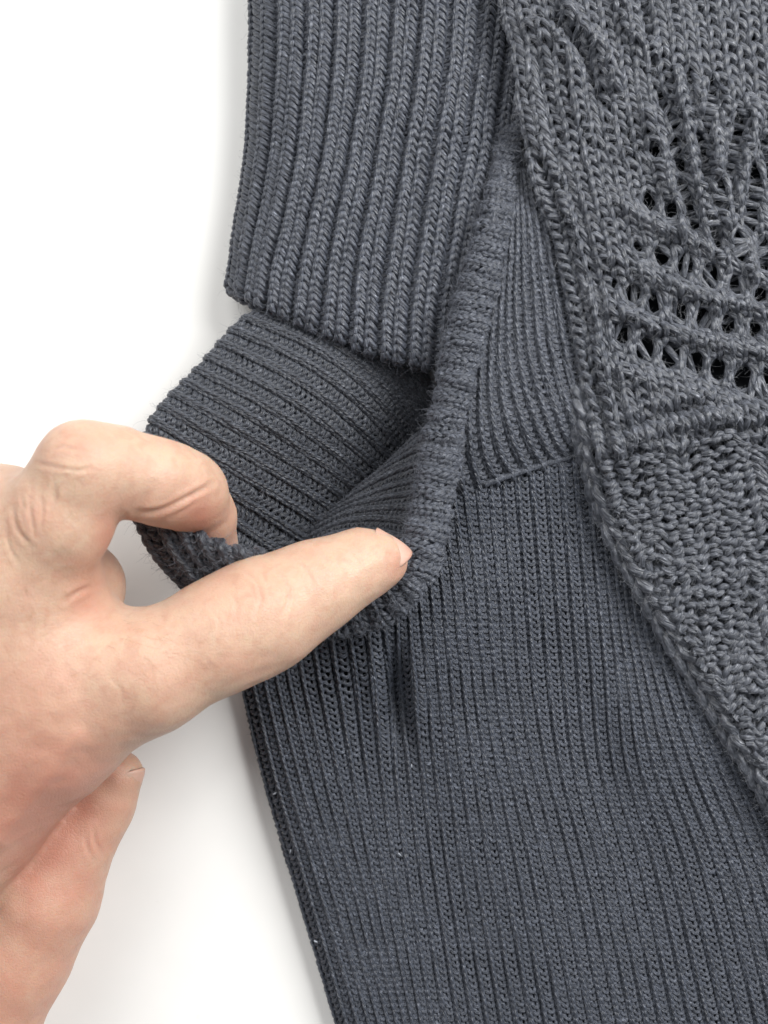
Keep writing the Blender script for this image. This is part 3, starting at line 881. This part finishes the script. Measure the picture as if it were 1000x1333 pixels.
for pts, w, dep, zm in (
    ([(178, 668), (212, 663), (244, 648), (276, 630)], 3.2, 0.7, 25), ([(176, 658), (190, 644), (200, 634)], 6, 0.25, 25), ([(222, 672), (240, 664), (258, 650)], 2.5, 0.2, 20),
    ([(62, 588), (78, 582), (108, 587)], 2.6, 0.24, 30), ([(44, 602), (66, 607), (98, 612), (120, 610)], 2.6, 0.24, 30), ([(70, 622), (92, 618), (118, 606)], 2.2, 0.15, 30), ([(84, 570), (102, 568), (122, 574)], 2.2, 0.12, 30),
    ([(16, 660), (24, 690), (42, 712)], 2.8, 0.34, 30), ([(38, 650), (42, 680), (46, 700)], 2.6, 0.32, 30), ([(70, 625), (72, 645), (64, 672)], 2.6, 0.26, 30), ([(28, 640), (30, 655), (36, 668)], 2.2, 0.2, 30),
    ([(52, 640), (56, 664), (54, 690)], 2.2, 0.18, 30), ([(8, 690), (14, 716), (26, 736)], 2.4, 0.2, 30), ([(150, 590), (168, 584), (186, 590)], 2.2, 0.10, 30),
    ([(316, 744), (334, 758), (340, 778), (332, 802)], 2.8, 0.28, 20), ([(352, 740), (371, 755), (376, 780), (368, 800)], 2.8, 0.26, 20), ([(386, 732), (402, 746), (409, 766)], 2.6, 0.2, 20),
    ([(299, 770), (308, 786), (306, 808)], 2.4, 0.18, 20), ([(330, 770), (352, 764), (380, 770)], 2.2, 0.12, 20), ([(270, 790), (284, 806), (286, 826)], 2.2, 0.13, 20), ([(250, 850), (268, 858), (276, 872)], 2.2, 0.10, 20),
    ([(450, 715), (462, 726), (466, 742)], 2.4, 0.12, 20), ([(428, 718), (440, 730), (444, 748)], 2.2, 0.12, 20),
    ([(180, 850), (196, 868), (198, 890)], 2.4, 0.12, 30), ([(140, 880), (158, 898), (160, 920)], 2.4, 0.12, 30),
    ([(84, 782), (100, 772), (124, 762)], 3.0, 0.5, 10), ([(122, 1078), (126, 1100), (134, 1112)], 2.6, 0.3, 10), ([(112, 1086), (114, 1104), (122, 1120)], 2.6, 0.25, 10), ([(100, 1160), (106, 1172), (116, 1178)], 2.4, 0.18, 10),
    ([(100, 870), (112, 930), (104, 990)], 16, 0.35, 30), ([(30, 960), (70, 985), (118, 1000)], 16, 0.3, 30)):
    off -= press(pts, w, dep, zm)
# raised tendons and the soft unevenness of flesh
off += 0.00007 * snoise(HV[:, 0] * 160 + HV[:, 2] * 90, HV[:, 1] * 160 - HV[:, 2] * 70) + 0.00008 * snoise(HV[:, 0] * 420, HV[:, 1] * 420 + HV[:, 2] * 300)
off += 0.0006 * front * np.exp(-(polydist(hpx, hpy, [(0, 1090), (60, 1010), (100, 960)]) / 14)**2)
HV = HV + HN * off[:, None]
hand = mesh_np("hand", HV, HF, M_skin)
hand['label'] = "bare left hand with a bent and a straight finger pulling the pocket edge open"
hand['category'] = "hand"
flush_shade = np.zeros(len(HV))  # skin redness; over the lower finger it also paints in shade
for x, y, sx, sy, amt in ((262, 680, 34, 44, 0.9), (205, 665, 44, 18, 0.5), (142, 700, 22, 40, 0.7), (112, 770, 30, 40, 0.85), (80, 1000, 100, 70, 0.6), (20, 900, 70, 70, 0.30),
                          (520, 735, 16, 22, 0.7), (345, 770, 50, 36, 0.22), (90, 575, 50, 26, 0.25), (40, 680, 36, 36, 0.18), (300, 870, 90, 22, 0.3), (40, 1100, 80, 70, 0.55), (80, 1190, 110, 200, 0.5), (20, 1330, 90, 120, 0.4), (40, 1060, 120, 60, 0.3), (180, 890, 50, 50, 0.15)):
    flush_shade += amt * np.exp(-((hpx - x) / sx)**2 - ((hpy - y) / sy)**2)
flush_shade = np.clip(flush_shade * (0.9 + 0.22 * snoise(hpx / 22, hpy / 22)), 0, 0.95)
a_ = hand.data.attributes.new("flush_shade", 'FLOAT', 'POINT'); a_.data.foreach_set("value", flush_shade.astype(np.float32))

def nail(center, a_dir, n_dir, length, rb, rn, name="fingernail"):
    c = W(*center[:2], center[2] * 1e-3)
    a = np.array(a_dir, float); a /= np.linalg.norm(a)
    n = np.array(n_dir, float); n -= a * (n @ a); n /= np.linalg.norm(n)
    b = np.cross(a, n)
    S_, T_ = 15, 13
    top = np.empty((S_, T_, 3))
    for i, s_ in enumerate(np.linspace(-1, 1, S_)):
        for j, w_ in enumerate(np.linspace(-1, 1, T_)):
            wd = math.sqrt(max(0.0, 1 - max(0, abs(s_) - 0.45)**2 / 0.55**2 * 0.75))
            ang = w_ * math.radians(62) * wd
            top[i, j] = (c + a * (s_ * length / 2 - (w_*w_) * length * 0.06 * (1 if s_ > 0 else -1)) * 1e-3
                         + n * (rn * math.cos(ang) - (0.8 * max(0, s_)**2)) * 1e-3 + b * rb * math.sin(ang) * 1e-3)
    bot = top - n * 0.0005
    V = np.concatenate([top.reshape(-1, 3), bot.reshape(-1, 3)])
    id1 = np.arange(S_*T_).reshape(S_, T_); id2 = id1 + S_*T_
    F = [np.stack([id1[:-1, :-1], id1[1:, :-1], id1[1:, 1:], id1[:-1, 1:]], -1).reshape(-1, 4),
         np.stack([id2[:-1, :-1], id2[:-1, 1:], id2[1:, 1:], id2[1:, :-1]], -1).reshape(-1, 4)]
    rimv = np.concatenate([id1[0, :], id1[1:, -1], id1[-1, -2::-1], id1[-2:0:-1, 0]]); r2 = np.roll(rimv, -1)
    F.append(np.stack([rimv, r2, r2 + S_*T_, rimv + S_*T_], -1))
    return mesh_np(name, V, np.concatenate(F), M_nail, hand)
nail((498, 728.5, 28.1), (0.85, -0.47, -0.12), (0.48, 0.74, 0.48), 8.6, 4.7, 5.2)
nail((151.5, 1018, 24.2), (0.42, 0.90, 0.05), (0.84, -0.38, 0.36), 10.4, 4.6, 4.95)

# fine hairs on the back of the hand
def hand_hair(regions, mat):
    pts, rads = [], []
    HN2 = vnormals(HV, HF)
    for x, y, sx, sy, cnt, dx, dy in regions:
        w = np.exp(-((hpx - x) / sx)**2 - ((hpy - y) / sy)**2) * (HN2[:, 2] > 0.35) * (HV[:, 2] > 0.034)
        idx = rng.choice(len(HV), cnt, p=w / w.sum())
        for i in idx:
            n = HN2[i]; d = np.array([dx, dy, 0.0]) + rng.normal(0, 0.35, 3); d -= n * (d @ n); d /= np.linalg.norm(d)
            le = rng.uniform(0.0014, 0.0032); lift = rng.uniform(0.10, 0.30); bend = rng.normal(0, 0.25)
            side = np.cross(n, d)
            t = np.linspace(0, 1, 6)[:, None]
            pts.append(HV[i] + le * (d * t + side * bend * t**2 + n * lift * t * (1.25 - t)))
    P = np.concatenate(pts)
    hc = bpy.data.hair_curves.new("hair"); hc.add_curves([6] * len(pts))
    hc.attributes["position"].data.foreach_set("vector", P.astype(np.float32).ravel())
    ra = hc.attributes.get("radius") or hc.attributes.new("radius", 'FLOAT', 'POINT')
    ra.data.foreach_set("value", np.tile(np.linspace(1.3e-5, 0.5e-5, 6), len(pts)).astype(np.float32))
    hc.materials.append(mat)
    o = bpy.data.objects.new("hair", hc); COL.objects.link(o); o.parent = hand; o['kind'] = 'stuff'
M_hair, _nt, _p = nodes("fine_hair")
_p.inputs["Base Color"].default_value = (0.30, 0.17, 0.09, 1); _p.inputs["Roughness"].default_value = 0.5
hand_hair(((60, 655, 34, 40, 60, 0.35, -0.7), (20, 760, 50, 60, 50, 0.5, -0.5), (210, 850, 60, 34, 70, 0.8, -0.4), (40, 900, 60, 60, 40, 0.6, -0.5)), M_hair)
